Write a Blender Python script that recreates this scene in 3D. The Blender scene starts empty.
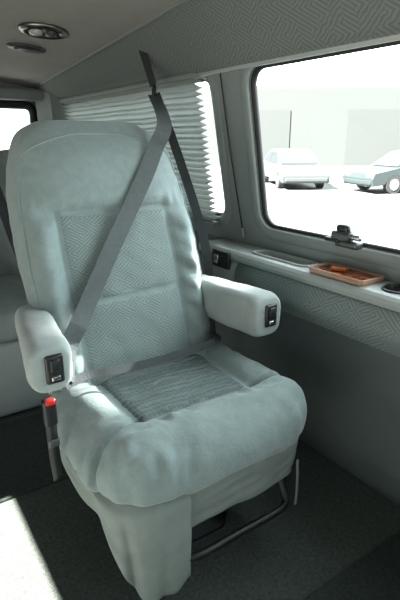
import bpy, bmesh, math, random
from mathutils import Vector, Matrix, noise
from mathutils.bvhtree import BVHTree
random.seed(3)
C = bpy.context.scene.collection
PI = math.pi
H = 1.13            # eye height above the van floor

# ------------------------------------------------------------------ materials
def nt(name):
    m = bpy.data.materials.new(name); m.use_nodes = True
    t = m.node_tree; b = t.nodes['Principled BSDF']
    return m, t, b
def N(t, kind, **kw):
    n = t.nodes.new(kind)
    for k, v in kw.items(): setattr(n, k, v)
    return n
def M(t, op, a, b=None):
    n = N(t, 'ShaderNodeMath', operation=op)
    for i, v in enumerate((a, b)):
        if v is None: continue
        if isinstance(v, (int, float)): n.inputs[i].default_value = v
        else: t.links.new(v, n.inputs[i])
    return n.outputs[0]
def mat(name, col, rough=.7, mottle=0., mscale=12, bump=0., bscale=200, metal=0., sheen=0., spec=.5, bdist=.002, dist=.8):
    m, t, b = nt(name)
    b.inputs['Base Color'].default_value = (*col, 1)
    b.inputs['Roughness'].default_value = rough
    b.inputs['Metallic'].default_value = metal
    b.inputs['Sheen Weight'].default_value = sheen
    b.inputs['Specular IOR Level'].default_value = spec
    tc = N(t, 'ShaderNodeTexCoord')
    if mottle:
        n = N(t, 'ShaderNodeTexNoise'); n.inputs['Scale'].default_value = mscale; n.inputs['Detail'].default_value = 6
        n.inputs['Distortion'].default_value = dist
        t.links.new(tc.outputs['Object'], n.inputs['Vector'])
        r = N(t, 'ShaderNodeValToRGB')
        r.color_ramp.elements[0].position = .32; r.color_ramp.elements[1].position = .68
        r.color_ramp.elements[0].color = (*[c*(1-mottle) for c in col], 1)
        r.color_ramp.elements[1].color = (*[min(1, c*(1+mottle)) for c in col], 1)
        t.links.new(n.outputs['Fac'], r.inputs['Fac']); t.links.new(r.outputs['Color'], b.inputs['Base Color'])
    if bump:
        n2 = N(t, 'ShaderNodeTexNoise'); n2.inputs['Scale'].default_value = bscale; n2.inputs['Detail'].default_value = 3
        t.links.new(tc.outputs['Object'], n2.inputs['Vector'])
        bp = N(t, 'ShaderNodeBump'); bp.inputs['Strength'].default_value = bump; bp.inputs['Distance'].default_value = bdist
        t.links.new(n2.outputs['Fac'], bp.inputs['Height']); t.links.new(bp.outputs['Normal'], b.inputs['Normal'])
    return m
def weave(name, dark, light, ax=0, bx=2, cell=.03, lines=2, strength=.25):
    """zigzag cloth: cells of diagonal ribs, turned this way or that at random"""
    m, t, b = nt(name)
    b.inputs['Roughness'].default_value = .9
    b.inputs['Specular IOR Level'].default_value = .25
    tc = N(t, 'ShaderNodeTexCoord'); sp = N(t, 'ShaderNodeSeparateXYZ')
    t.links.new(tc.outputs['Object'], sp.inputs[0])
    n1 = N(t, 'ShaderNodeTexNoise'); n1.inputs['Scale'].default_value = 40; t.links.new(tc.outputs['Object'], n1.inputs['Vector'])
    jit = M(t, 'MULTIPLY', n1.outputs['Fac'], .45)
    A = M(t, 'ADD', M(t, 'MULTIPLY', sp.outputs[ax], 1/cell), jit)
    B = M(t, 'ADD', M(t, 'MULTIPLY', sp.outputs[bx], 1.55/cell), M(t, 'MULTIPLY', n1.outputs['Fac'], .3))
    ca = M(t, 'FLOOR', A); cb = M(t, 'FLOOR', B)
    cv = N(t, 'ShaderNodeCombineXYZ'); t.links.new(ca, cv.inputs[0]); t.links.new(cb, cv.inputs[1])
    wn = N(t, 'ShaderNodeTexWhiteNoise', noise_dimensions='3D'); t.links.new(cv.outputs[0], wn.inputs['Vector'])
    par = M(t, 'GREATER_THAN', wn.outputs['Value'], .45)
    sg = M(t, 'SUBTRACT', M(t, 'MULTIPLY', par, 2.0), 1.0)
    ph = M(t, 'MULTIPLY', M(t, 'ADD', A, M(t, 'MULTIPLY', B, sg)), PI*2*lines)
    s = M(t, 'MULTIPLY', M(t, 'ADD', M(t, 'SINE', ph), 1.0), .5)
    r = N(t, 'ShaderNodeValToRGB')
    r.color_ramp.elements[0].position = .05; r.color_ramp.elements[1].position = .95
    r.color_ramp.elements[0].color = (*dark, 1); r.color_ramp.elements[1].color = (*light, 1)
    t.links.new(s, r.inputs['Fac']); t.links.new(r.outputs['Color'], b.inputs['Base Color'])
    bp = N(t, 'ShaderNodeBump'); bp.inputs['Strength'].default_value = strength; bp.inputs['Distance'].default_value = .0015
    t.links.new(s, bp.inputs['Height']); t.links.new(bp.outputs['Normal'], b.inputs['Normal'])
    return m
def cord(name, dark, light, step=.016):
    m, t, b = nt(name); b.inputs['Roughness'].default_value = .9
    tc = N(t, 'ShaderNodeTexCoord'); sp = N(t, 'ShaderNodeSeparateXYZ'); t.links.new(tc.outputs['Object'], sp.inputs[0])
    nz = N(t, 'ShaderNodeTexNoise'); nz.inputs['Scale'].default_value = 45; t.links.new(tc.outputs['Object'], nz.inputs['Vector'])
    s1 = M(t, 'SINE', M(t, 'ADD', M(t, 'MULTIPLY', sp.outputs[1], PI*2/step), M(t, 'MULTIPLY', nz.outputs['Fac'], 9)))
    s2 = M(t, 'SINE', M(t, 'ADD', M(t, 'MULTIPLY', sp.outputs[0], PI*2/(step*.6)), M(t, 'MULTIPLY', nz.outputs['Fac'], 7)))
    s = M(t, 'ADD', M(t, 'MULTIPLY', s1, .30), M(t, 'ADD', M(t, 'MULTIPLY', s2, .12), .5))
    r = N(t, 'ShaderNodeValToRGB'); r.color_ramp.elements[0].color = (*dark, 1); r.color_ramp.elements[1].color = (*light, 1)
    t.links.new(s, r.inputs['Fac']); t.links.new(r.outputs['Color'], b.inputs['Base Color'])
    bp = N(t, 'ShaderNodeBump'); bp.inputs['Strength'].default_value = .7; bp.inputs['Distance'].default_value = .003
    t.links.new(s, bp.inputs['Height']); t.links.new(bp.outputs['Normal'], b.inputs['Normal'])
    return m

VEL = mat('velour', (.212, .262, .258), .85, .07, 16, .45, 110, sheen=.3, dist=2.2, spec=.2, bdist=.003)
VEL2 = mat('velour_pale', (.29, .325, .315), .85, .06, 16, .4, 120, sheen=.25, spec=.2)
SKIRT = mat('skirt_cloth', (.225, .255, .240), .85, .07, 16, .3, 250, spec=.2)
WEAVE = weave('woven_chair_cloth', (.150, .188, .182), (.222, .272, .264), 0, 2, .028, 2)
WEAVEW = weave('woven_wall_cloth', (.155, .185, .181), (.235, .275, .270), 1, 2, .036, 2)
WEAVEU = weave('woven_header_cloth', (.125, .138, .132), (.176, .193, .185), 1, 2, .040, 2)
CORD = cord('corduroy', (.088, .112, .110), (.172, .208, .204), .020)
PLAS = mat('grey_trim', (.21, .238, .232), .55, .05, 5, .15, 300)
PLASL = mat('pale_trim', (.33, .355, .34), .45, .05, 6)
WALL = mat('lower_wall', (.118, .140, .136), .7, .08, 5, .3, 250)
CEIL = mat('headliner', (.31, .30, .275), .95, .05, 6, .5, 350)
CARP = mat('carpet', (.066, .079, .069), .95, .35, 110, .8, 400, bdist=.005)
CARP2 = mat('carpet_mat', (.032, .043, .038), .95, .4, 120, .8, 400, bdist=.005)
BLACK = mat('black_plastic', (.012, .013, .014), .35)
GREYM = mat('dark_grey_metal', (.10, .11, .11), .35, metal=.6)
TRAYD = mat('tray_floor', (.07, .08, .078), .5)
RUB = mat('rubber', (.006, .006, .007), .6)
STEEL = mat('black_steel', (.010, .011, .012), .45)
CHROME = mat('chrome', (.7, .7, .7), .18, metal=1)
CHROMD = mat('dull_chrome', (.32, .31, .29), .3, metal=1)
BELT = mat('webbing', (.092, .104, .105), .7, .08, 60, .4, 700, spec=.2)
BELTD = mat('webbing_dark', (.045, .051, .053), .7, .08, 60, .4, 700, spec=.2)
RED = mat('red_button', (.55, .02, .015), .4)
AMBER = mat('amber_wood', (.20, .045, .014), .10, .85, 30)
TRIM_A = mat('amber_rim', (.36, .22, .15), .3)
BENCH = mat('bench_cloth', (.22, .255, .25), .85, .12, 8, .3, 160)
BENCHB = mat('bench_base', (.33, .37, .36), .8, .05, 8)
LENS = mat('lamp_lens', (.45, .45, .42), .25)
VENT = mat('vent_dark', (.05, .05, .048), .4)
TYRE = mat('tyre', (.035, .036, .038), .9)
CGL = mat('car_glass', (.040, .050, .056), .1)
def glass(name):
    m = bpy.data.materials.new(name); m.use_nodes = True; t = m.node_tree; t.nodes.clear()
    o = N(t, 'ShaderNodeOutputMaterial'); a = N(t, 'ShaderNodeBsdfTransparent'); g = N(t, 'ShaderNodeBsdfGlossy'); x = N(t, 'ShaderNodeMixShader')
    a.inputs[0].default_value = (.93, .97, .96, 1); g.inputs['Roughness'].default_value = .03; x.inputs[0].default_value = .05
    t.links.new(a.outputs[0], x.inputs[1]); t.links.new(g.outputs[0], x.inputs[2]); t.links.new(x.outputs[0], o.inputs[0])
    return m
GLASS = glass('window_glass')
def pleat_mat():
    m = bpy.data.materials.new('pleated_cloth'); m.use_nodes = True; t = m.node_tree; t.nodes.clear()
    o = N(t, 'ShaderNodeOutputMaterial'); a = N(t, 'ShaderNodeBsdfDiffuse'); g = N(t, 'ShaderNodeBsdfTranslucent'); x = N(t, 'ShaderNodeMixShader')
    a.inputs[0].default_value = (.38, .41, .395, 1); g.inputs[0].default_value = (.36, .38, .36, 1); x.inputs[0].default_value = .20
    t.links.new(a.outputs[0], x.inputs[1]); t.links.new(g.outputs[0], x.inputs[2]); t.links.new(x.outputs[0], o.inputs[0])
    return m
PLEAT = pleat_mat()

# ------------------------------------------------------------------ helpers
def thing(name, label, cat, loc=(0, 0, 0), group=None):
    o = bpy.data.objects.new(name, None); C.objects.link(o); o.location = loc; o.empty_display_size = .05
    o['label'] = label; o['category'] = cat
    if group: o['group'] = group
    return o
def wloc(o):
    v = Vector((0, 0, 0))
    while o: v += o.location; o = o.parent
    return v
def obj(name, bm, m, parent=None, smooth=True, label=None, cat=None, group=None, kind=None, origin=None, local=False):
    """link a bmesh (world coordinates) as one mesh object, optionally a child"""
    bmesh.ops.recalc_face_normals(bm, faces=bm.faces[:])
    off = Vector((0, 0, 0))
    if parent and not local: off = wloc(parent)
    if origin: off = Vector(origin)
    if not local or origin: bmesh.ops.translate(bm, verts=bm.verts[:], vec=-off)
    me = bpy.data.meshes.new(name); bm.to_mesh(me); bm.free()
    for p in me.polygons: p.use_smooth = smooth
    me.materials.append(m)
    o = bpy.data.objects.new(name, me); C.objects.link(o)
    if origin: o.location = origin
    if parent: o.parent = parent
    if label: o['label'] = label
    if cat: o['category'] = cat
    if group: o['group'] = group
    if kind: o['kind'] = kind
    return o
def loft(rings, closed=True, caps=True, bm=None):
    bm = bm or bmesh.new()
    V = [[bm.verts.new(p) for p in r] for r in rings]
    n = len(V[0])
    for a, b in zip(V, V[1:]):
        for i in range(n if closed else n-1):
            j = (i+1) % n
            bm.faces.new((a[i], a[j], b[j], b[i]))
    if caps and closed:
        bm.faces.new(V[0]); bm.faces.new(V[-1][::-1])
    return bm
def sp(v, e): return math.copysign(abs(v)**e, v)
def pad(c, h, e1=.5, e2=.5, fn=None, nu=48, nv=28, bm=None, tilt=0):
    """rounded cushion (superellipsoid) with optional sculpt function"""
    rings = []
    for j in range(nv+1):
        ph = -PI/2+.04+(PI-.08)*j/nv
        if nv > 60: ph = -PI/2+.012+(PI-.024)*(j/nv)
        r = []
        for i in range(nu):
            th = 2*PI*i/nu
            X = sp(math.cos(ph), e1)*sp(math.cos(th), e2); Y = sp(math.cos(ph), e1)*sp(math.sin(th), e2); Z = sp(math.sin(ph), e1)
            p = Vector((X*h[0], Y*h[1], Z*h[2]))
            if fn: p = p+Vector(fn(X, Y, Z))
            if tilt: p = Matrix.Rotation(tilt, 3, 'X') @ p
            r.append(Vector(c)+p)
        rings.append(r)
    return loft(rings, bm=bm)
def box(c, s, bev=.004, seg=2, bm=None, rot=None):
    b2 = bmesh.new(); bmesh.ops.create_cube(b2, size=1)
    bmesh.ops.scale(b2, vec=s, verts=b2.verts[:])
    if bev: bmesh.ops.bevel(b2, geom=b2.edges[:], offset=bev, segments=seg, affect='EDGES', profile=.5)
    if rot is not None: bmesh.ops.transform(b2, matrix=rot.to_4x4(), verts=b2.verts[:])
    bmesh.ops.translate(b2, vec=c, verts=b2.verts[:])
    if bm is None: return b2
    me = bpy.data.meshes.new('t'); b2.to_mesh(me); b2.free(); bm.from_mesh(me); bpy.data.meshes.remove(me)
    return bm
def smoothpath(pts, n=8):
    pts = [Vector(p) for p in pts]; out = []
    for i in range(len(pts)-1):
        p0 = pts[max(i-1, 0)]; p1 = pts[i]; p2 = pts[i+1]; p3 = pts[min(i+2, len(pts)-1)]
        for k in range(n):
            t = k/n
            out.append(.5*((2*p1)+(-p0+p2)*t+(2*p0-5*p1+4*p2-p3)*t*t+(-p0+3*p1-3*p2+p3)*t**3))
    out.append(pts[-1]); return out
def tube(pts, r, n=10, bm=None, smooth=True, closed=False):
    P = smoothpath(pts) if smooth else [Vector(p) for p in pts]
    rings = []; up = Vector((0, 0, 1))
    for i, p in enumerate(P):
        t = (P[min(i+1, len(P)-1)]-P[max(i-1, 0)]).normalized()
        a = t.cross(up)
        if a.length < .05: a = t.cross(Vector((1, 0, 0)))
        a.normalize(); b = a.cross(t).normalized()
        rings.append([p+a*math.cos(2*PI*k/n)*r+b*math.sin(2*PI*k/n)*r for k in range(n)])
    return loft(rings, bm=bm)
def ribbon(pts, nrm, w, th=.002, n=6, bm=None, smooth=True):
    P = smoothpath(pts, n) if smooth else [Vector(p) for p in pts]; rings = []
    for i, p in enumerate(P):
        t = (P[min(i+1, len(P)-1)]-P[max(i-1, 0)]).normalized()
        nn = Vector(nrm(i/(len(P)-1))) if callable(nrm) else Vector(nrm)
        s = t.cross(nn).normalized(); nn = s.cross(t).normalized()
        rings.append([p+s*w/2+nn*th/2, p-s*w/2+nn*th/2, p-s*w/2-nn*th/2, p+s*w/2-nn*th/2])
    return loft(rings, bm=bm)
def rrect(ca, cb, ha, hb, r, n=6):
    out = []
    for k, (sa, sb) in enumerate(((1, 1), (-1, 1), (-1, -1), (1, -1))):
        for i in range(n+1):
            a = PI/2*k+PI/2*i/n
            out.append((ca+sa*(ha-r)+r*math.cos(a), cb+sb*(hb-r)+r*math.sin(a)))
    return out
def lerpk(v, ks):
    for (a, x), (b, y) in zip(ks, ks[1:]):
        if v <= b:
            t = (v-a)/(b-a)
            return x+(y-x)*t
    return ks[-1][1]
def sstep(a, b, v):
    t = max(0, min(1, (v-a)/(b-a))); return t*t*(3-2*t)
def nz(p, s): return noise.noise(Vector(p)*s)
def fill(loops, fn, bm=None):
    """planar sheet with holes: loops of (a,b), mapped by fn"""
    bm = bm or bmesh.new(); E = []
    for lp in loops:
        vs = [bm.verts.new((a, b, 0)) for a, b in lp]
        E += [bm.edges.new((vs[i], vs[(i+1) % len(vs)])) for i in range(len(vs))]
    r = bmesh.ops.triangle_fill(bm, edges=E, use_beauty=True, normal=(0, 0, 1))
    seen = {v for e in E for v in e.verts}
    for v in seen: v.co = Vector(fn(v.co.x, v.co.y))
    return bm
def tagS(o, label, cat='van interior'):
    o['kind'] = 'structure'; o['label'] = label; o['category'] = cat; return o

Y0, Y1 = -.9, 3.35
def zc(y): return H+.447-.0727*(y-1.57)           # where headliner meets the side band
def wx(h): return 1.25-.172*(h-.735)               # leaning upper side wall
def WP(y, h, inn=0): return (wx(h)-inn, y, h)

# ------------------------------------------------------------------ setting
W1 = (.62, 1.094, .785, .270, .06)                 # window 1: y centre, h centre, half y, half h, radius
W2 = (2.38, 1.092, .75, .262, .06)
def rect(a0, a1, b0, b1, n=1): return [(a0, b0), (a1, b0), (a1, b1), (a0, b1)]
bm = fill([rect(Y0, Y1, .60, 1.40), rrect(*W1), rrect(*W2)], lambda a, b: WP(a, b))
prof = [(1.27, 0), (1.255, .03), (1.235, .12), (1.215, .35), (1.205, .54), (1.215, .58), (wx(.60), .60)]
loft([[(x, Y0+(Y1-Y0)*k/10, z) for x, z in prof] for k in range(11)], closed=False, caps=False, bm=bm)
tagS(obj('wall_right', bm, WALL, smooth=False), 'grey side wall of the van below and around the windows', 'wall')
# plain grey upholstered skin over the upper wall
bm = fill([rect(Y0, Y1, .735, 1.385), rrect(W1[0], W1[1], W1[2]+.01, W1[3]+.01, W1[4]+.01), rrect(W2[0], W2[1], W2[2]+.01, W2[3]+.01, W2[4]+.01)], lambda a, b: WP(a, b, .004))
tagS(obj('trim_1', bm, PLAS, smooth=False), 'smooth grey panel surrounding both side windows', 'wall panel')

def window(name, W, label, y_lo=None):
    cy, ch, hy, hh, r = W
    g = fill([rrect(cy, ch, hy, hh, r)], lambda a, b: WP(a, b, -.028))
    g = obj(name, g, GLASS, smooth=False); tagS(g, label, 'window')
    def ring(prof_, nm, m):
        rings = []
        for o, i in prof_: rings.append([WP(a, b, i) for a, b in rrect(cy, ch, hy+o, hh+o, r+o, 8)])
        rings.append(rings[0])
        return obj(nm, loft(rings, caps=False), m, g)
    ring([(.0, -.028), (-.007, -.026), (-.009, -.014), (-.003, -.006), (.004, -.008), (.004, -.026)], 'rubber_seal', RUB)
    ring([(.004, -.02), (.004, .004), (.010, .010), (.025, .012), (.042, .009), (.050, .002), (.050, -.01)], 'window_frame', PLAS)
    return g
win1 = window('window_1', W1, 'large side window with black rubber seal beside the ledge')
win2 = window('window_2', W2, 'side window behind the chair mostly covered by pleated blind')
# latch on window 1
lt = bmesh.new()
y, h = .985, .838
box(WP(y, h-.012, .014), (.034, .085, .024), .006, bm=lt)
box(WP(y+.014, h+.014, .034), (.034, .055, .032), .009, bm=lt)
tube([WP(y-.024, h+.014, .030), WP(y-.005, h+.016, .032)], .019, 14, bm=lt)
lat = obj('window_latch', lt, GREYM, win1, label='dark grey metal window latch')
obj('latch_pin', tube([WP(y-.058, h+.016, .030), WP(y-.020, h+.016, .030)], .010, 12), CHROME, lat)
obj('latch_lever', box(WP(y+.034, h+.0, .050), (.012, .055, .014), .004), BLACK, lat)
obj('latch_knob', pad(WP(y+.004, h+.038, .03), (.013, .024, .013), .7, .7, nu=20, nv=12), BLACK, lat)

# fabric header band
def bandprof(y):
    z1 = zc(y); x0, z0, x1 = 1.105, 1.378, 1.0
    pts = [(1.15, 1.372), (1.12, 1.366), (1.10, 1.372)]
    for k in range(9):
        t = k/8; b = math.sin(PI*t)*.012
        pts.append((x0+(x1-x0)*t-b*.8, z0+(z1-z0)*t-b*.5))
    pts.append((x1+.02, z1+.02))
    return pts
bm = loft([[(x, y, z) for x, z in bandprof(y)] for y in [Y0+(Y1-Y0)*k/20 for k in range(21)]], closed=False, caps=False)
tagS(obj('trim_2', bm, WEAVEU), 'patterned fabric header band above the side windows', 'header trim')
bm = tube([(1.118, Y0, 1.366), (1.118, Y1, 1.366)], .009, 10, smooth=False)
tagS(obj('trim_3', bm, PLASL), 'pale bead along the bottom of the header band', 'trim strip')
# ceiling
def czz(x, y): return zc(y)+.055*(1-x*x)
bm = loft([[(x, y, czz(x, y)+.001) for x in [1.01-2.02*i/24 for i in range(25)]] for y in [Y0+(Y1-Y0)*k/12 for k in range(13)]], closed=False, caps=False)
tagS(obj('ceiling', bm, CEIL), 'warm grey cloth headliner of the van', 'ceiling')
# bead where ceiling meets band
tagS(obj('trim_4', tube([(1.0, y, zc(y)-.001) for y in (Y0, 0, 1, 2, Y1)], .006, 8), PLAS), 'thin seam between ceiling and header band', 'trim strip')
# floor
bm = box((.13, (Y0+Y1)/2, -.03), (2.32, Y1-Y0, .06), 0)
tagS(obj('floor', bm, CARP, smooth=False), 'dark grey green carpeted van floor', 'floor')
# unseen left wall, opening shaped for the floor sun; front wall added to cut front light
bm = fill([rect(Y0, Y1, 0, 1.72), rect(-.55, 1.44, .02, 1.235)], lambda a, b: (-1.0, a, b))
tagS(obj('wall_left', bm, PLAS, smooth=False), 'grey side wall out of view, its door opening shaped to let sun in', 'wall')
bm = fill([rect(-1.02, 1.3, 0, 1.8), rect(-.9, 1.1, .75, 1.45)], lambda a, b: (a, Y0, b))
tagS(obj('wall_front', bm, PLAS, smooth=False), 'grey front wall added out of view to cut light, with windscreen opening', 'wall')
# back wall and rear window
RW = (.30, 1.185, .67, .145, .04)
bm = fill([rect(-1.02, 1.28, 0, 1.66), rrect(*RW)], lambda a, b: (a, Y1, b))
tagS(obj('wall_back', bm, PLAS, smooth=False), 'grey rear wall of the van around the rear window', 'wall')
g = fill([rrect(*RW)], lambda a, b: (a, Y1+.02, b)); g = tagS(obj('window_3', g, GLASS, smooth=False), 'rear window of the van at the far left', 'window')
rings = []
for o, i in [(0, -.02), (-.012, -.01), (-.012, .01), (.0, .022), (.03, .024), (.04, .004)]:
    rings.append([(a, Y1-i, b) for a, b in rrect(RW[0], RW[1], RW[2]+o, RW[3]+o, RW[4]+o, 8)])
obj('window_frame', loft(rings, caps=False), RUB, g)
tagS(obj('trim_5', box((.1, Y1-.05, 1.40), (2.0, .10, .07), .02), PLAS), 'padded grey header above the rear window', 'header trim')
# rear corner pillar
bm = loft([[(1.16, Y1-.01, 0), (1.03, Y1-.04, 0), (1.10, Y1-.2, 0), (1.24, Y1-.22, 0)], [(1.12, Y1-.01, 1.42), (.99, Y1-.04, 1.42), (1.05, Y1-.14, 1.42), (1.14, Y1-.16, 1.42)]])
tagS(obj('trim_6', bm, PLAS, smooth=False), 'grey corner pillar between side and rear windows', 'pillar trim')
# blind cord hanging on the pillar between the windows
co = thing('blind_cord', 'thin cord hanging down the pillar between the two side windows', 'cord', WP(1.535, 1.37, .012))
obj('line', tube([WP(1.545, 1.365, .014), WP(1.535, 1.1, .016), WP(1.515, .79, .014)], .0026, 6), BELTD, co)
obj('cord_pull', tube([WP(1.515, .80, .014), WP(1.513, .765, .014)], .006, 10), PLASL, co)

# ---- ledge with cup recess and long tray recess
bm = bmesh.new()
CC = (1.186, .775)
cup = [(CC[0]+.037*math.cos(2*PI*k/32), CC[1]+.037*math.sin(2*PI*k/32)) for k in range(32)]
SX, SY = 1.188, 1.235
slot = rrect(SX, SY, .036, .135, .030, 8)
fill([rect(1.133, 1.262, -.6, 1.66), cup, slot], lambda a, b: (a, b, .735), bm)
def slot_in(z): return [(a+(SX-a)*.12, b+(SY-b)*.04, z) for a, b in slot]
loft([[(a, b, .735) for a, b in slot], slot_in(.712)], caps=False, bm=bm)
lip = [(1.133, .735), (1.122, .733), (1.114, .725), (1.112, .712), (1.116, .70), (1.128, .695), (1.2, .695)]
loft([[(x, y, z) for x, z in lip] for y in (-.6, .5, 1.66)], closed=False, caps=False, bm=bm)
bm.faces.new([bm.verts.new(p) for p in [(x, 1.66, z) for x, z in lip]+[(1.255, 1.66, .695), (1.255, 1.66, .735)]])
led = tagS(obj('trim_7', bm, PLASL, smooth=False), 'pale plastic ledge with trays and cup holder under the window', 'ledge')
bm = bmesh.new(); bm.faces.new([bm.verts.new(p) for p in slot_in(.713)])
obj('tray_floor', bm, TRAYD, led, label='dark grey bottom of the long recessed tray')
def circ(r, z): return [(CC[0]+r*math.cos(2*PI*k/32), CC[1]+r*math.sin(2*PI*k/32), z) for k in range(32)]
bm = loft([circ(.043, .738), circ(.04, .742), circ(.035, .738), circ(.032, .70)], caps=False)
bm.faces.new([bm.verts.new(p) for p in circ(.032, .70)])
obj('cup_holder', bm, BLACK, led, label='round black cup holder in the ledge')
rings = []
for o, z in ((.007, .734), (.006, .741), (.001, .742), (-.002, .733)):
    rings.append([(a, b, z) for a, b in rrect(SX, SY, .036+o, .135+o, .030+o, 8)])
obj('tray_rim', loft(rings, caps=False), PLASL, led)
# padded patterned rail under the ledge
def railprof():
    pts = [(1.20, .697)]
    for k in range(13):
        t = k/12
        pts.append((1.124-.022*math.sin(PI*min(1, t*1.15))+.03*t**3, .696-.138*t))
    pts += [(1.17, .552), (1.215, .552)]
    return pts
def rail(y0, y1, n): return loft([[(x, y0+(y1-y0)*k/n, z) for x, z in railprof()] for k in range(n+1)])
tagS(obj('trim_8', rail(-.6, 1.405, 12), WEAVEW), 'padded patterned rail below the window ledge', 'padded rail')
tagS(obj('trim_9', rail(1.412, 1.655, 4), PLAS), 'plain grey end block of the padded rail', 'trim panel')

sw = thing('switch_panel', 'small black switch panel on the grey end of the window ledge', 'switch panel', (1.106, 1.49, .66))
obj('plate', box((1.104, 1.49, .695), (.014, .105, .066), .004), BLACK, sw)
for dy in (-.024, .022):
    obj('rocker', box((1.096, 1.49+dy, .695), (.01, .03, .034), .003), STEEL if dy < 0 else CHROME, sw)

# amber tray lying on the ledge
tr = thing('tray', 'shallow reddish brown glossy tray lying on the window ledge', 'tray', (1.18, .955, .738))
rings = []
for o, z in ((.0, .736), (.004, .752), (.000, .753), (-.002, .742)):
    rings.append([(a, b, z) for a, b in rrect(1.180, .955, .052+o, .104+o, .012, 5)])
bm = loft(rings, caps=False); bm.faces.new([bm.verts.new((a, b, .7365)) for a, b in rrect(1.180, .955, .052, .104, .012, 5)])
obj('rim', bm, TRIM_A, tr)
obj('inlay', box((1.180, .955, .743), (.100, .204, .006), .001), AMBER, tr)
bm = box((1.188, .985, .752), (.035, .05, .010), .003, rot=Matrix.Rotation(.4, 3, 'Z')); obj('wrapper', bm, mat('wrapper_orange', (.45, .10, .02), .15, .6, 60), tr)

# ---- pleated blind
bl = thing('pleated_blind', 'grey pleated window blind pulled down behind the chair', 'blind', (1.15, 2.4, .84))
rings = []; n = 52
for k in range(n+1):
    t_ = k/n; h = .80+(1.365-.80)*(t_+.003*math.sin(k*1.7)*(0 < k < n))
    inn = .020+(.024 if k % 2 else 0)
    row = []
    for j in range(41):
        e_ = 1.662+(k % 2)*.014+.020*nz((h*16, 3, 0), 1)
        y = e_+(3.16-e_)*j/40
        sag = -.018*(1-t_)*nz((y*2.2, 1, 0), 1)+.003*nz((y*7, h*6, 2), 1)
        row.append(WP(y, h+sag*(0 < k < n), inn+.006*nz((y*5, h*9, 0), 1)))
    rings.append(row)
o = obj('pleats', loft(rings, closed=False, caps=False), PLEAT, bl, smooth=False)
obj('bottom_rail', box(WP(2.415, .797, .032), (.035, 1.49, .018), .004), PLAS, bl)
obj('head_rail', box(WP(2.415, 1.362, .03), (.04, 1.49, .02), .004), PLAS, bl)

# ---- ceiling fixtures
def ellipse(cx_, cy_, a, b, z, n=36): return [(cx_+a*math.cos(2*PI*k/n), cy_+b*math.sin(2*PI*k/n), z+czz(cx_+a*math.cos(2*PI*k/n), cy_+b*math.sin(2*PI*k/n))-czz(cx_, cy_)) for k in range(n)]
lx, ly = .72, 2.20; z = czz(lx, ly)
cl = thing('ceiling_light', 'chrome rimmed oval reading lamp on the ceiling, nearer of two fixtures', 'ceiling light', (lx, ly, z))
obj('bezel', loft([ellipse(lx, ly, .10, .085, z-.0), ellipse(lx, ly, .098, .083, z-.010), ellipse(lx, ly, .08, .066, z-.016), ellipse(lx, ly, .07, .056, z-.009)]), CHROMD, cl)
for dx in (-.033, .033):
    obj('lens', loft([ellipse(lx+dx, ly, .028, .034, z-.009, 24), ellipse(lx+dx, ly, .026, .032, z-.018, 24), ellipse(lx+dx, ly, .012, .015, z-.022, 24)]), LENS if dx < 0 else VENT, cl)
lx, ly = .73, 2.50; z = czz(lx, ly)
cv = thing('ceiling_vent', 'flat dark oval air vent on the ceiling behind the reading lamp', 'ceiling vent', (lx, ly, z))
obj('bezel', loft([ellipse(lx, ly, .085, .062, z), ellipse(lx, ly, .083, .06, z-.008), ellipse(lx, ly, .07, .048, z-.011)]), VENT, cv)
for k in range(4):
    obj('slat', box((lx, ly-.03+.02*k, z-.013), (.11-.012*abs(k-1.5), .012, .004), .001), GREYM, cv)

# ---- floor mats
obj('floor_mat', box((.30, 1.70, .004), (1.75, .48, .012), .004), CARP2, label='dark carpet mat on the floor between the chair and the rear bench', cat='floor mat', origin=(.30, 1.70, 0))
obj('floor_mat', box((.98, .18, .004), (.46, .94, .012), .004), CARP2, label='dark carpet mat on the floor in the lower right corner', cat='floor mat', origin=(.98, .18, 0))

# ------------------------------------------------------------------ the captain chair
cx = .62
ch = thing('captain_chair', 'large grey velour captain chair with armrests, in the middle', 'chair', (cx, 1.07, 0))
al = math.radians(20); BP = Vector((cx-.010, 1.245, .40)); UP = Vector((0, math.sin(al), math.cos(al))); FW = Vector((0, -math.cos(al), -math.sin(al))); L = .845
KW = [(0, .235), (.08, .258), (.25, .274), (.5, .282), (.66, .280), (.78, .270), (.88, .250), (.95, .222), (1, .19)]
KT = [(0, .07), (.1, .09), (.5, .092), (.7, .090), (.9, .078), (1, .055)]
def smk(v, K): return (lerpk(max(0, v-.03), K)+lerpk(v, K)+lerpk(min(1, v+.03), K))/3
E = .50
PU, VS, VM = .62, .71, .41        # panel half width, head seam, middle seam
def relief(u, v):
    a = abs(u)
    r = .040*math.exp(-((a-.82)/.14)**2)*sstep(.02, .12, v)*(1-sstep(.64, .76, v))
    r += .026*sstep(VS, VS+.07, v)*(1-sstep(.90, .99, v))*(1-sstep(.5, 1.0, a))
    r -= .010*math.exp(-((a-PU-.01)/.03)**2)*sstep(.03, .08, v)*(1-sstep(VS-.03, VS+.02, v))
    r -= .012*math.exp(-((v-VS-.004+.02*u*u)/.014)**2)*(1-sstep(.8, 1, a))
    if a < PU: r -= .006*math.exp(-((v-VM)/.010)**2)
    r += .008*(1-sstep(.4, .64, a))*math.sin(PI*max(0, min(1, (v-.05)/.6)))
    r += .022*math.sin(v*62+a*9)*math.exp(-((a-.76)/.10)**2)*(1-sstep(.6, .7, v))*nz((u*2, v*6, 3), 1)
    r += .012*math.sin(u*34)*math.exp(-((v-VS-.03)/.03)**2)*nz((u*5, v*3, 8), 1)
    return r
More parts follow.
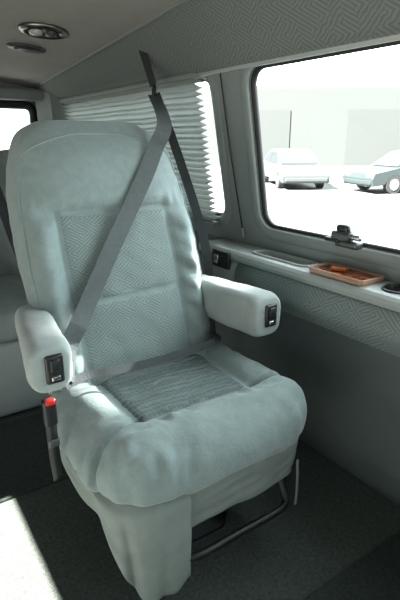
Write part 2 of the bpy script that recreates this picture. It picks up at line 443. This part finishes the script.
def bpt(u, yy, v, w, extra=0):
    """u,yy in -1..1 section coords (yy>0 is front)"""
    f = yy*smk(v, KT)
    if yy > 0: f += relief(u, v)*min(1, yy*1.6)
    p = BP+Vector((u*w, 0, 0))+UP*(v*L)+FW*(f+extra)
    p += FW*(.020*sstep(.6, 1, v))
    d = nz((p.x, p.z, p.y), 9)*.006+nz((p.x*1.0+5, p.z*1.4, p.y), 20)*.0035
    return p+FW*d*(1 if yy > 0 else .3)+Vector((u*d*.6, 0, 0))
rings = []
NR, NP = 130, 150
for j in range(NR+1):
    v = j/NR
    top = 1.0 if v < .92 else math.sqrt(max(0.002, 1-((v-.92)/.08)**2))
    bot = 1.0 if v > .06 else math.sqrt(max(.02, 1-((.06-v)/.06)**2))
    kk = top*bot; w = smk(v, KW)*(.55+.45*kk)
    ring = []
    for i in range(NP):
        th = 2*PI*i/NP
        u = sp(math.cos(th), E); yy = sp(math.sin(th), E)*kk
        ring.append(bpt(u, yy, v, w))
    rings.append(ring)
bmb = loft(rings)
bvh = BVHTree.FromBMesh(bmb)
back = obj('backrest', bmb, VEL, ch)
def back_panel(u0, u1, v0, v1, name, m, off=.0035):
    rows = []
    for j in range(61):
        v = v0+(v1-v0)*j/60
        row = []
        for i in range(61):
            uu = u0+(u1-u0)*i/60
            yy = (1-abs(uu)**(2/E))**(E/2)
            ed = min(i, 60-i, j, 60-j)/5
            row.append(bpt(uu, yy, v, smk(v, KW), off*min(1, ed)-.0015*(1-min(1, ed))))
        rows.append(row)
    return obj(name, loft(rows, closed=False, caps=False), m, back)
back_panel(-PU, PU, VM+.005, VS-.005, 'woven_panel', WEAVE)
back_panel(-PU, PU, .06, VM-.005, 'woven_panel', WEAVE)
# piping around the front edge of the backrest
def bpipe():
    P = []
    def pt(u, v, kk=1):
        yy = (1-abs(u)**(2/E))**(E/2)*kk
        return bpt(u, yy, v, smk(v, KW)*(.55+.45*kk), .0012)
    for k in range(47): P.append(pt(-.955, .03+.86*k/46))
    for k in range(31):
        a = PI*k/30; v = .89+.085*math.sin(a); kk = 1.0 if v < .92 else math.sqrt(max(.002, 1-((v-.92)/.08)**2))
        P.append(pt(-sp(math.cos(a), .6)*.955, v, kk))
    for k in range(47): P.append(pt(.955, .89-.86*k/46))
    return P
obj('piping', tube(bpipe(), .003, 6, smooth=False), VEL, back)

# seat cushion
SC = Vector((cx+.012, 1.056, .395)); SH = (.326, .280, .092); E1, E2 = .78, .50
INX, INY = .54, -.42
def segd(px, py, ax, ay, bx, by):
    vx, vy = bx-ax, by-ay; t = max(0, min(1, ((px-ax)*vx+(py-ay)*vy)/(vx*vx+vy*vy)))
    return math.hypot(px-ax-vx*t, py-ay-vy*t)
def seatdz(X, Y, cush=True):
    a = abs(X)
    d = .033*math.exp(-((a-.76)/.19)**2)*(1-sstep(.75, 1.0, Y))          # side bolsters
    d += .031*math.exp(-((Y+.72)/.23)**2)*(1-sstep(.5, 1.0, a)*.4)       # front roll
    ins = (1-sstep(INX-.14, INX+.10, a))*sstep(INY-.08, INY+.18, Y)
    d -= .010*ins
    if cush: d -= .010*(1-sstep(INX-.10, INX-.03, a))*sstep(INY+.03, INY+.10, Y)*(1-sstep(.7, .8, Y))
    d -= .012*math.exp(-(segd(a, Y, INX+.01, INY, INX+.01, 1)/.045)**2)
    d -= .012*math.exp(-(segd(a, Y, 0, INY-.01, INX, INY-.01)/.045)**2)
    d -= .030*math.exp(-(segd(a, Y, INX, INY, 1.02, -.56)/.045)**2)
    e1 = segd(a, Y, 0, INY, INX, INY)
    d += .016*math.sin(X*36)*math.exp(-((e1-.10)/.10)**2)*(Y < INY)*nz((X*4, 2, 7), 1)
    e2 = a-INX
    d += .015*math.sin(Y*32)*math.exp(-((e2-.10)/.09)**2)*(e2 > 0)*nz((1, Y*4, 9), 1)
    return d
def seatfn(X, Y, Z, cush=True):
    q = Vector((X, Y*.9, Z*.3))
    n = nz(q, 3.0)*.007+nz(q+Vector((7, 0, 0)), 7)*.0035
    a = math.atan2(Y, X)
    n += .0060*math.sin(a*34+3*nz(q, 2))*sstep(.6, .95, max(abs(X), abs(Y)))*nz(q, 5)*(1 if Z < .6 else .4)
    dz = (seatdz(X, Y, cush)+n)*sstep(-.3, .5, Z)
    cr = math.exp(-(segd(abs(X), Y, INX, INY, 1.05, -.58)/.04)**2)*sstep(-.9, .2, Z)*sstep(.8, 1, max(abs(X), abs(Y)))
    lip = -.005*math.exp(-((Z+.6)/.08)**2)
    return (X*(n*1.4+lip*2-.022*cr), Y*(n*1.4+lip*2-.022*cr)+.0, dz)
seat = obj('seat_cushion', pad(SC, SH, E1, E2, seatfn, 200, 130), VEL, ch)
rows = []
for j in range(81):
    Y = INY+(.80-INY)*j/80; row = []
    for i in range(61):
        X = -INX+2*INX*i/60
        r = (abs(X)**(2/E2)+abs(Y)**(2/E2))**(E2/E1)
        Z = max(0, 1-r)**(E1/2)
        ed = min(1, min(i, 60-i, j)/5)
        f = seatfn(X, Y, Z, False)
        rib = .0036*abs(math.sin(Y*30+.5*nz((X*4, Y*3, 0), 1)))
        row.append(SC+Vector((X*SH[0]+f[0], Y*SH[1]+f[1], Z*SH[2]+f[2]+.005*ed-.003*(1-ed)+rib*ed)))
    rows.append(row)
obj('seat_insert', loft(rows, closed=False, caps=False), CORD, seat, label='dark corduroy seat insert')

# skirt: path round the base
def skirt_path(s):
    """s 0..1: left side rear -> left front corner -> front -> right corner -> right rear"""
    P = [(.334, 1.28), (.326, 1.10), (.326, .95), (.340, .852), (.390, .812), (.5, .802), (.63, .800), (.77, .802), (.865, .812), (.912, .852), (.926, .95), (.926, 1.10), (.92, 1.28)]
    t = s*(len(P)-1); i = min(int(t), len(P)-2); f = t-i
    g = lambda k: Vector((*P[max(0, min(len(P)-1, k))], 0))
    p0, p1, p2, p3 = g(i-1), g(i), g(i+1), g(i+2)
    return .5*((2*p1)+(-p0+p2)*f+(2*p0-5*p1+4*p2-p3)*f*f+(-p0+3*p1-3*p2+p3)*f**3)
def skirt(s0, s1, zb, name, folds, m=SKIRT, push=0, inner=0, nn=.016):
    """cloth hanging from the base; folds = [(where, depth, width)] soft vertical creases"""
    rows = []; n = 140
    for k in range(n+1):
        f_ = k/n; s = s0+(s1-s0)*f_; p = skirt_path(s); q = skirt_path(min(1, s+.004)); r = skirt_path(max(0, s-.004))
        t = (q-r).normalized(); no = Vector((t.y, -t.x, 0))
        if no.dot(Vector((cx, 1.07, 0))-p) > 0: no = -no
        col = []
        for j in range(29):
            v = j/28; z = .362+(zb(f_)-.362)*v
            d = 0
            for (w_, dep, wid) in folds:
                c_ = w_+.05*(v-.5)*math.sin(w_*20)
                d -= dep*(v**.9)*math.exp(-((f_-c_)/wid)**2)
            cre = .004*math.sin(v*11+s*34)*nz((s*12, v*4, 4), 1)
            d += nn*v*nz((s*9, v*1.6, 1), 1)+cre+push-inner*v-.020*math.exp(-(v/.08)**2)
            col.append(Vector((p.x, p.y, z))+no*d)
        rows.append(col)
    o = obj(name, loft(rows, closed=False, caps=False), m, ch)
    md = o.modifiers.new('t', 'SOLIDIFY'); md.thickness = .002
    return o
skirt(0, .425, lambda u: .285-.215*sstep(.42, .84, u)+.03*sstep(.93, 1, u), 'side_skirt',
      [(.42, .010, .07), (.70, .020, .045), (.90, .010, .03)], push=.010, inner=.010, nn=.012)
skirt(.40, .80, lambda u: .232-.006*math.sin(u*PI)+.012*u, 'front_skirt', [(.3, .006, .05), (.75, .006, .05)], push=.002, inner=.014, nn=.008)
skirt(.78, 1, lambda u: .265, 'side_skirt', [(.5, .01, .1)], inner=.03)
# support
obj('seat_pan', box((cx, 1.10, .335), (.46, .40, .05), .01), STEEL, ch)
bm = loft([[(cx+a, 1.12+b, z) for a, b in rrect(0, 0, w, w, .04)] for z, w in ((0, .15), (.010, .15), (.018, .12), (.20, .10), (.24, .13), (.31, .15))])
obj('pedestal', bm, STEEL, ch)
obj('adjuster_bar', tube([(.50, 1.0, .17), (.50, .90, .155), (.505, .822, .15), (.54, .800, .15), (.67, .800, .152), (.80, .800, .155), (.842, .815, .158), (.85, .845, .20), (.85, .89, .27)], .0105, 10), STEEL, ch, label='black steel adjuster bar under the seat front')
obj('strap', ribbon([(.880, .816, .28), (.882, .812, .20), (.880, .812, .13)], (0, -1, 0), .009, .002), SKIRT, ch)

# armrests
def arm(xc, zc0, hw0, hh0, toe):
    rings = []; yf, yb = 1.02, 1.39; n = 50
    for j in range(n+1):
        t = (j/n)**1.4; y = yf+(yb-yf)*t
        k = .72+.28*math.sqrt(max(0.0, 1-(1-min(1, t/.10))**2)) if t < .10 else 1
        if t > .9: k = 1-.5*((t-.9)/.1)**2
        hw = hw0*k*(1-.10*t); hh = hh0*k*(1-.16*t)
        zc_ = zc0+.002*t; xm = xc+toe*t
        ring = []
        for i in range(40):
            th = 2*PI*i/40
            p = Vector((xm+sp(math.cos(th), .62)*hw, y, zc_+sp(math.sin(th), .62)*hh))
            p.z += nz(p, 14)*.004+nz(p, 32)*.0015; p.x += nz(p, 20)*.003
            ring.append(p)
        rings.append(ring)
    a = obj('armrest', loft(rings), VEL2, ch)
    px = xc+.006
    pl = obj('switch_plate', box((px, yf-.002, zc0+.003), (.042, .012, .070), .005), BLACK, a)
    obj('rocker_switch', box((px, yf-.009, zc0+.014), (.022, .008, .030), .003), STEEL, pl)
    obj('chrome_tab', box((px, yf-.009, zc0-.018), (.020, .004, .010), .001), CHROME, pl)
    obj('arm_pivot', tube([(xc+toe*.9, 1.36, zc0), (cx+(xc-cx)*.5, 1.36, zc0)], .025, 14, smooth=False), STEEL, ch)
arm(.284, .636, .054, .062, .060); arm(.934, .634, .060, .070, -.040)

# ------------------------------------------------------------------ chair belt
def onback(x, z, off=.012):
    h = bvh.ray_cast(Vector((x, .3, z)), Vector((0, 1, 0)))
    if h[0] is None: return Vector((x, 1.45, z))
    return h[0]+Vector((0, -off, -.0))
ring_p = Vector((1.0, 1.80, 1.315))
sb = thing('seat_belt', 'grey three point seat belt draped diagonally across the chair back', 'seat belt', (1.03, 1.98, 1.50))
raw = []
for k in range(24):
    t = k/23; x = .840+(.385-.840)*t; zz = 1.185+(.60-1.185)*t
    raw.append(onback(x, zz, .014))
for it in range(60):     # a taut strap: pull it straight between the high points of the cushion
    for k in range(1, 23):
        m_ = (raw[k-1].y+raw[k+1].y)/2
        if m_ < raw[k].y: raw[k].y += (m_-raw[k].y)*.8
pth = [ring_p+Vector((-.005, -.01, -.02))]+raw[::3]+[raw[-1], Vector((.335, 1.09, .570))]
nfn = lambda t: (-.35+.35*min(1, t*2), -1, .30)
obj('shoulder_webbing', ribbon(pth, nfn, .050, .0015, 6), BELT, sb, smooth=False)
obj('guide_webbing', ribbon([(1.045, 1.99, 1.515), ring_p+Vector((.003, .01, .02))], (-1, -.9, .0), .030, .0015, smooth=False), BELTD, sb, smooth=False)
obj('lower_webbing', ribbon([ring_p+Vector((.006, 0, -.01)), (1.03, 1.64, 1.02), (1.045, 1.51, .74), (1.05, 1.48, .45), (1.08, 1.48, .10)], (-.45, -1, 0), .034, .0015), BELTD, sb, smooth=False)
lapp = [Vector((.325, 1.075, .560))]
for x, zz in ((.40, .545), (.47, .538), (.54, .534), (.61, .532), (.68, .533), (.75, .537), (.82, .545)):
    p = onback(x, zz, .018); p.y = min(p.y, 1.128); lapp.append(p)
for it in range(30):
    for k in range(2, len(lapp)-1):
        m_ = (lapp[k-1].y+lapp[k+1].y)/2
        if m_ < lapp[k].y: lapp[k].y += (m_-lapp[k].y)*.8
lapp += [Vector((.862, 1.19, .540)), Vector((.875, 1.30, .50))]
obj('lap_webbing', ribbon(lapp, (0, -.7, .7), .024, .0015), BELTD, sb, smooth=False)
obj('anchor_cover', box((1.038, 1.985, 1.53), (.03, .05, .05), .01, rot=Matrix.Rotation(-.5, 3, 'X')), BLACK, sb)
rg = [ring_p+Vector((math.cos(a)*.012, math.cos(a)*.03, math.sin(a)*.02)) for a in [2*PI*k/20 for k in range(21)]]
obj('guide_ring', tube(rg, .005, 8, smooth=False), BLACK, sb)
obj('tongue', box((.298, 1.065, .575), (.030, .010, .040), .003), CHROME, sb)
bk = thing('belt_buckle', 'black seat belt buckle with red button beside the left seat edge', 'buckle', (.275, 1.06, .28))
obj('buckle_body', box((.276, 1.045, .520), (.032, .022, .070), .006), BLACK, bk)
obj('release_button', box((.276, 1.038, .550), (.022, .018, .013), .003), RED, bk)
obj('stalk', ribbon([(.276, 1.045, .50), (.279, 1.055, .41), (.288, 1.07, .31)], (0, -1, 0), .026, .006), STEEL, bk)
obj('sleeve', box((.280, 1.052, .430), (.028, .012, .022), .004), GREYM, bk)

# ------------------------------------------------------------------ rear bench
rb = thing('rear_bench', 'grey rear bench seat behind the chair at far left', 'bench seat', (.35, 2.3, 0))
obj('base_panel', box((.35, 2.22, .18), (1.5, .5, .34), .03, 3), BENCHB, rb)
obj('seat_cushion', pad((.35, 2.24, .42), (.76, .31, .085), .5, .25), BENCH, rb)
for xx in (-.02, .73):
    obj('backrest', pad((xx, 2.62, .75), (.365, .10, .33), .35, .35, lambda X, Y, Z: (0, -.02*math.cos(X*5)*(Y < 0), .01*math.cos(X*3)), tilt=-.22), BENCH, rb)
b2 = thing('seat_belt', 'dark seat belt strap lying over the rear bench backrest', 'seat belt', (.5, 2.45, .9))
obj('webbing', ribbon([(.47, 2.56, 1.08), (.50, 2.485, .98), (.535, 2.43, .80), (.57, 2.38, .62), (.60, 2.33, .53)], (0, -1, .2), .05, .003), BELTD, b2)

# ------------------------------------------------------------------ outdoors
GZ = -.60
bm = bmesh.new(); vs = [bm.verts.new(p) for p in ((1.35, -60, GZ), (120, -60, GZ), (120, 120, GZ), (1.35, 120, GZ))]; bm.faces.new(vs)
v2 = [bm.verts.new(p) for p in ((-80, -60, GZ), (1.35, -60, GZ), (1.35, 120, GZ), (-80, 120, GZ))]; bm.faces.new(v2)
tagS(obj('ground', bm, mat('concrete', (.125, .122, .116), .9, .2, .4), smooth=False), 'pale sunlit concrete lot outside', 'ground')
def car(label, loc, rot, paint):
    r = thing('car', label, 'car', loc, 'cars parked outside'); r.rotation_euler = (0, 0, rot)
    def L_(nm, bm_, m, par=r, smooth=False): return obj(nm, bm_, m, par, smooth, local=True)
    def prism(pr, hy, bev, top=None):
        b = bmesh.new()
        def yy(z): return hy if top is None else hy*(1-(1-top)*max(0, (z-.85)/.55))
        A = [b.verts.new((x, -yy(z), z)) for x, z in pr]; B = [b.verts.new((x, yy(z), z)) for x, z in pr]
        b.faces.new(A); b.faces.new(B[::-1]); n = len(pr)
        for i in range(n): b.faces.new((A[i], A[(i+1) % n], B[(i+1) % n], B[i]))
        if bev: bmesh.ops.bevel(b, geom=b.edges[:], offset=bev, segments=3, affect='EDGES', profile=.6)
        return b
    arch = lambda c: [(c+.36*math.cos(a), .30+.36*math.sin(a)) for a in [PI*k/8 for k in range(9)]]
    low = [(2.25, .25), (2.3, .5), (2.22, .68), (1.2, .86), (-1.5, .92), (-2.2, .88), (-2.28, .6), (-2.22, .25)]+[(p[0], p[1]) for p in arch(-1.4)[::-1]]+[(p[0], p[1]) for p in arch(1.4)[::-1]]
    body = L_('body', prism(low, .87, .03), paint)
    cab = L_('cabin', prism([(1.25, .84), (.45, 1.36), (.1, 1.42), (-.8, 1.42), (-1.15, 1.36), (-1.8, .88)], .84, .03, .78), paint)
    for s in (-1, 1):
        for pts in ([(1.0, .90), (.42, 1.30), (-.25, 1.33), (-.25, .90)], [(-.33, .90), (-.33, 1.33), (-1.05, 1.31), (-1.55, .92)]):
            b = bmesh.new(); vs = [b.verts.new((x, s*(.84*(1-.22*max(0, (z-.85)/.55))+.008), z)) for x, z in pts]; b.faces.new(vs)
            L_('side_window', b, CGL, cab)
    for pts, nm in (([(1.20, .88), (.50, 1.34)], 'windscreen'), ([(-1.76, .92), (-1.19, 1.34)], 'rear_window')):
        b = bmesh.new(); sg = .02 if nm == 'windscreen' else -.02
        (xa, za), (xb, zb_) = pts
        ya = .84*.96-.08; yb_ = .84*(1-.22*(zb_-.85)/.55)-.08
        b.faces.new([b.verts.new(p) for p in ((xa+sg, -ya, za+.02), (xa+sg, ya, za+.02), (xb+sg, yb_, zb_+.02), (xb+sg, -yb_, zb_+.02))]); L_(nm, b, CGL, cab)
    for x in (-1.4, 1.4):
        for s in (-1, 1):
            b = bmesh.new(); bmesh.ops.create_cone(b, cap_ends=True, segments=28, radius1=.31, radius2=.31, depth=.2, matrix=Matrix.Translation((x, s*.77, .31)) @ Matrix.Rotation(PI/2, 4, 'X'))
            w = L_('wheel', b, TYRE)
            b = bmesh.new(); bmesh.ops.create_cone(b, cap_ends=True, segments=20, radius1=.19, radius2=.17, depth=.23, matrix=Matrix.Translation((x, s*.77, .31)) @ Matrix.Rotation(PI/2, 4, 'X'))
            L_('hub_cap', b, CHROME, w)
    for s in (-1, 1):
        L_('headlight', box((2.24, s*.62, .62), (.08, .32, .13), .03), LENS)
    L_('bumper', box((2.26, 0, .38), (.12, 1.6, .16), .04), paint)
P1 = mat('paint_silver_green', (.040, .052, .055), .4, metal=.2); P2 = mat('paint_pale', (.072, .080, .084), .4)
car('silver green sedan parked outside, cut off by the right photo edge', (16.6, 10.9, GZ), math.radians(-34+180+18), P1)
car('pale car parked outside the window, the left one of two', (14.6, 15.0, GZ), math.radians(-120), P2)
bd = thing('building', 'long pale low building across the lot outside the window', 'building', (40, 22, GZ))
bd.rotation_euler = (0, 0, math.radians(-40))
obj('wall', box((0, 0, 2.6), (60, 10, 5.2), 0), mat('pale_siding', (.060, .066, .066), .8), bd, False, local=True)
obj('roof', box((0, 0, 5.3), (60, 10, .2), 0), mat('roof_grey', (.085, .09, .09), .8), bd, False, local=True)
for k in range(7):
    obj('bay_door', box((-24+8*k, -5.02, 1.9), (4, .1, 3.8), 0), mat('bay_door', (.052, .057, .058), .7), bd, False, local=True)

# ------------------------------------------------------------------ light
w = bpy.data.worlds.new('sky'); bpy.context.scene.world = w; w.use_nodes = True
t = w.node_tree; bg = t.nodes['Background']; bg.inputs[0].default_value = (.84, .95, .99, 1)
tc = N(t, 'ShaderNodeTexCoord'); sx = N(t, 'ShaderNodeSeparateXYZ'); t.links.new(tc.outputs['Generated'], sx.inputs[0])
st = M(t, 'ADD', M(t, 'MULTIPLY', M(t, 'MAXIMUM', sx.outputs[0], 0.0), 12.5), .95)      # sky brightened towards the window side, added to strengthen the window light
t.links.new(st, bg.inputs[1])
def lamp(name, kind, loc, rot, e, col, **kw):
    l = bpy.data.lights.new(name, kind); l.energy = e; l.color = col
    for k, v in kw.items(): setattr(l, k, v)
    o = bpy.data.objects.new(name, l); C.objects.link(o); o.location = loc; o.rotation_euler = rot; return o
d = Vector((1.0, .02, -1.0))
s = lamp('sun', 'SUN', (-5, 0, 6), (0, 0, 0), 72, (1, .97, .90), angle=math.radians(.6))
s.rotation_euler = d.to_track_quat('-Z', 'Y').to_euler()
# unseen spot added to brighten the chair's window side, aimed in through the side window
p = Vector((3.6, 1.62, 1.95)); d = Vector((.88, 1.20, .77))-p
g = lamp('added_bolster_spot', 'SPOT', p, d.to_track_quat('-Z', 'Y').to_euler(), 2600, (1, .98, .93), spot_size=math.radians(5.5), spot_blend=.6, shadow_soft_size=.03)

# ------------------------------------------------------------------ camera
cd = bpy.data.cameras.new('camera'); cam = bpy.data.objects.new('camera', cd); C.objects.link(cam)
cd.lens = 29.4; cd.sensor_width = 36; cd.clip_start = .02; cd.clip_end = 500
cam.location = (0, 0, H); cam.rotation_euler = (math.radians(72), 0, math.radians(-34))
bpy.context.scene.camera = cam
bpy.context.scene.view_settings.view_transform = 'Standard'
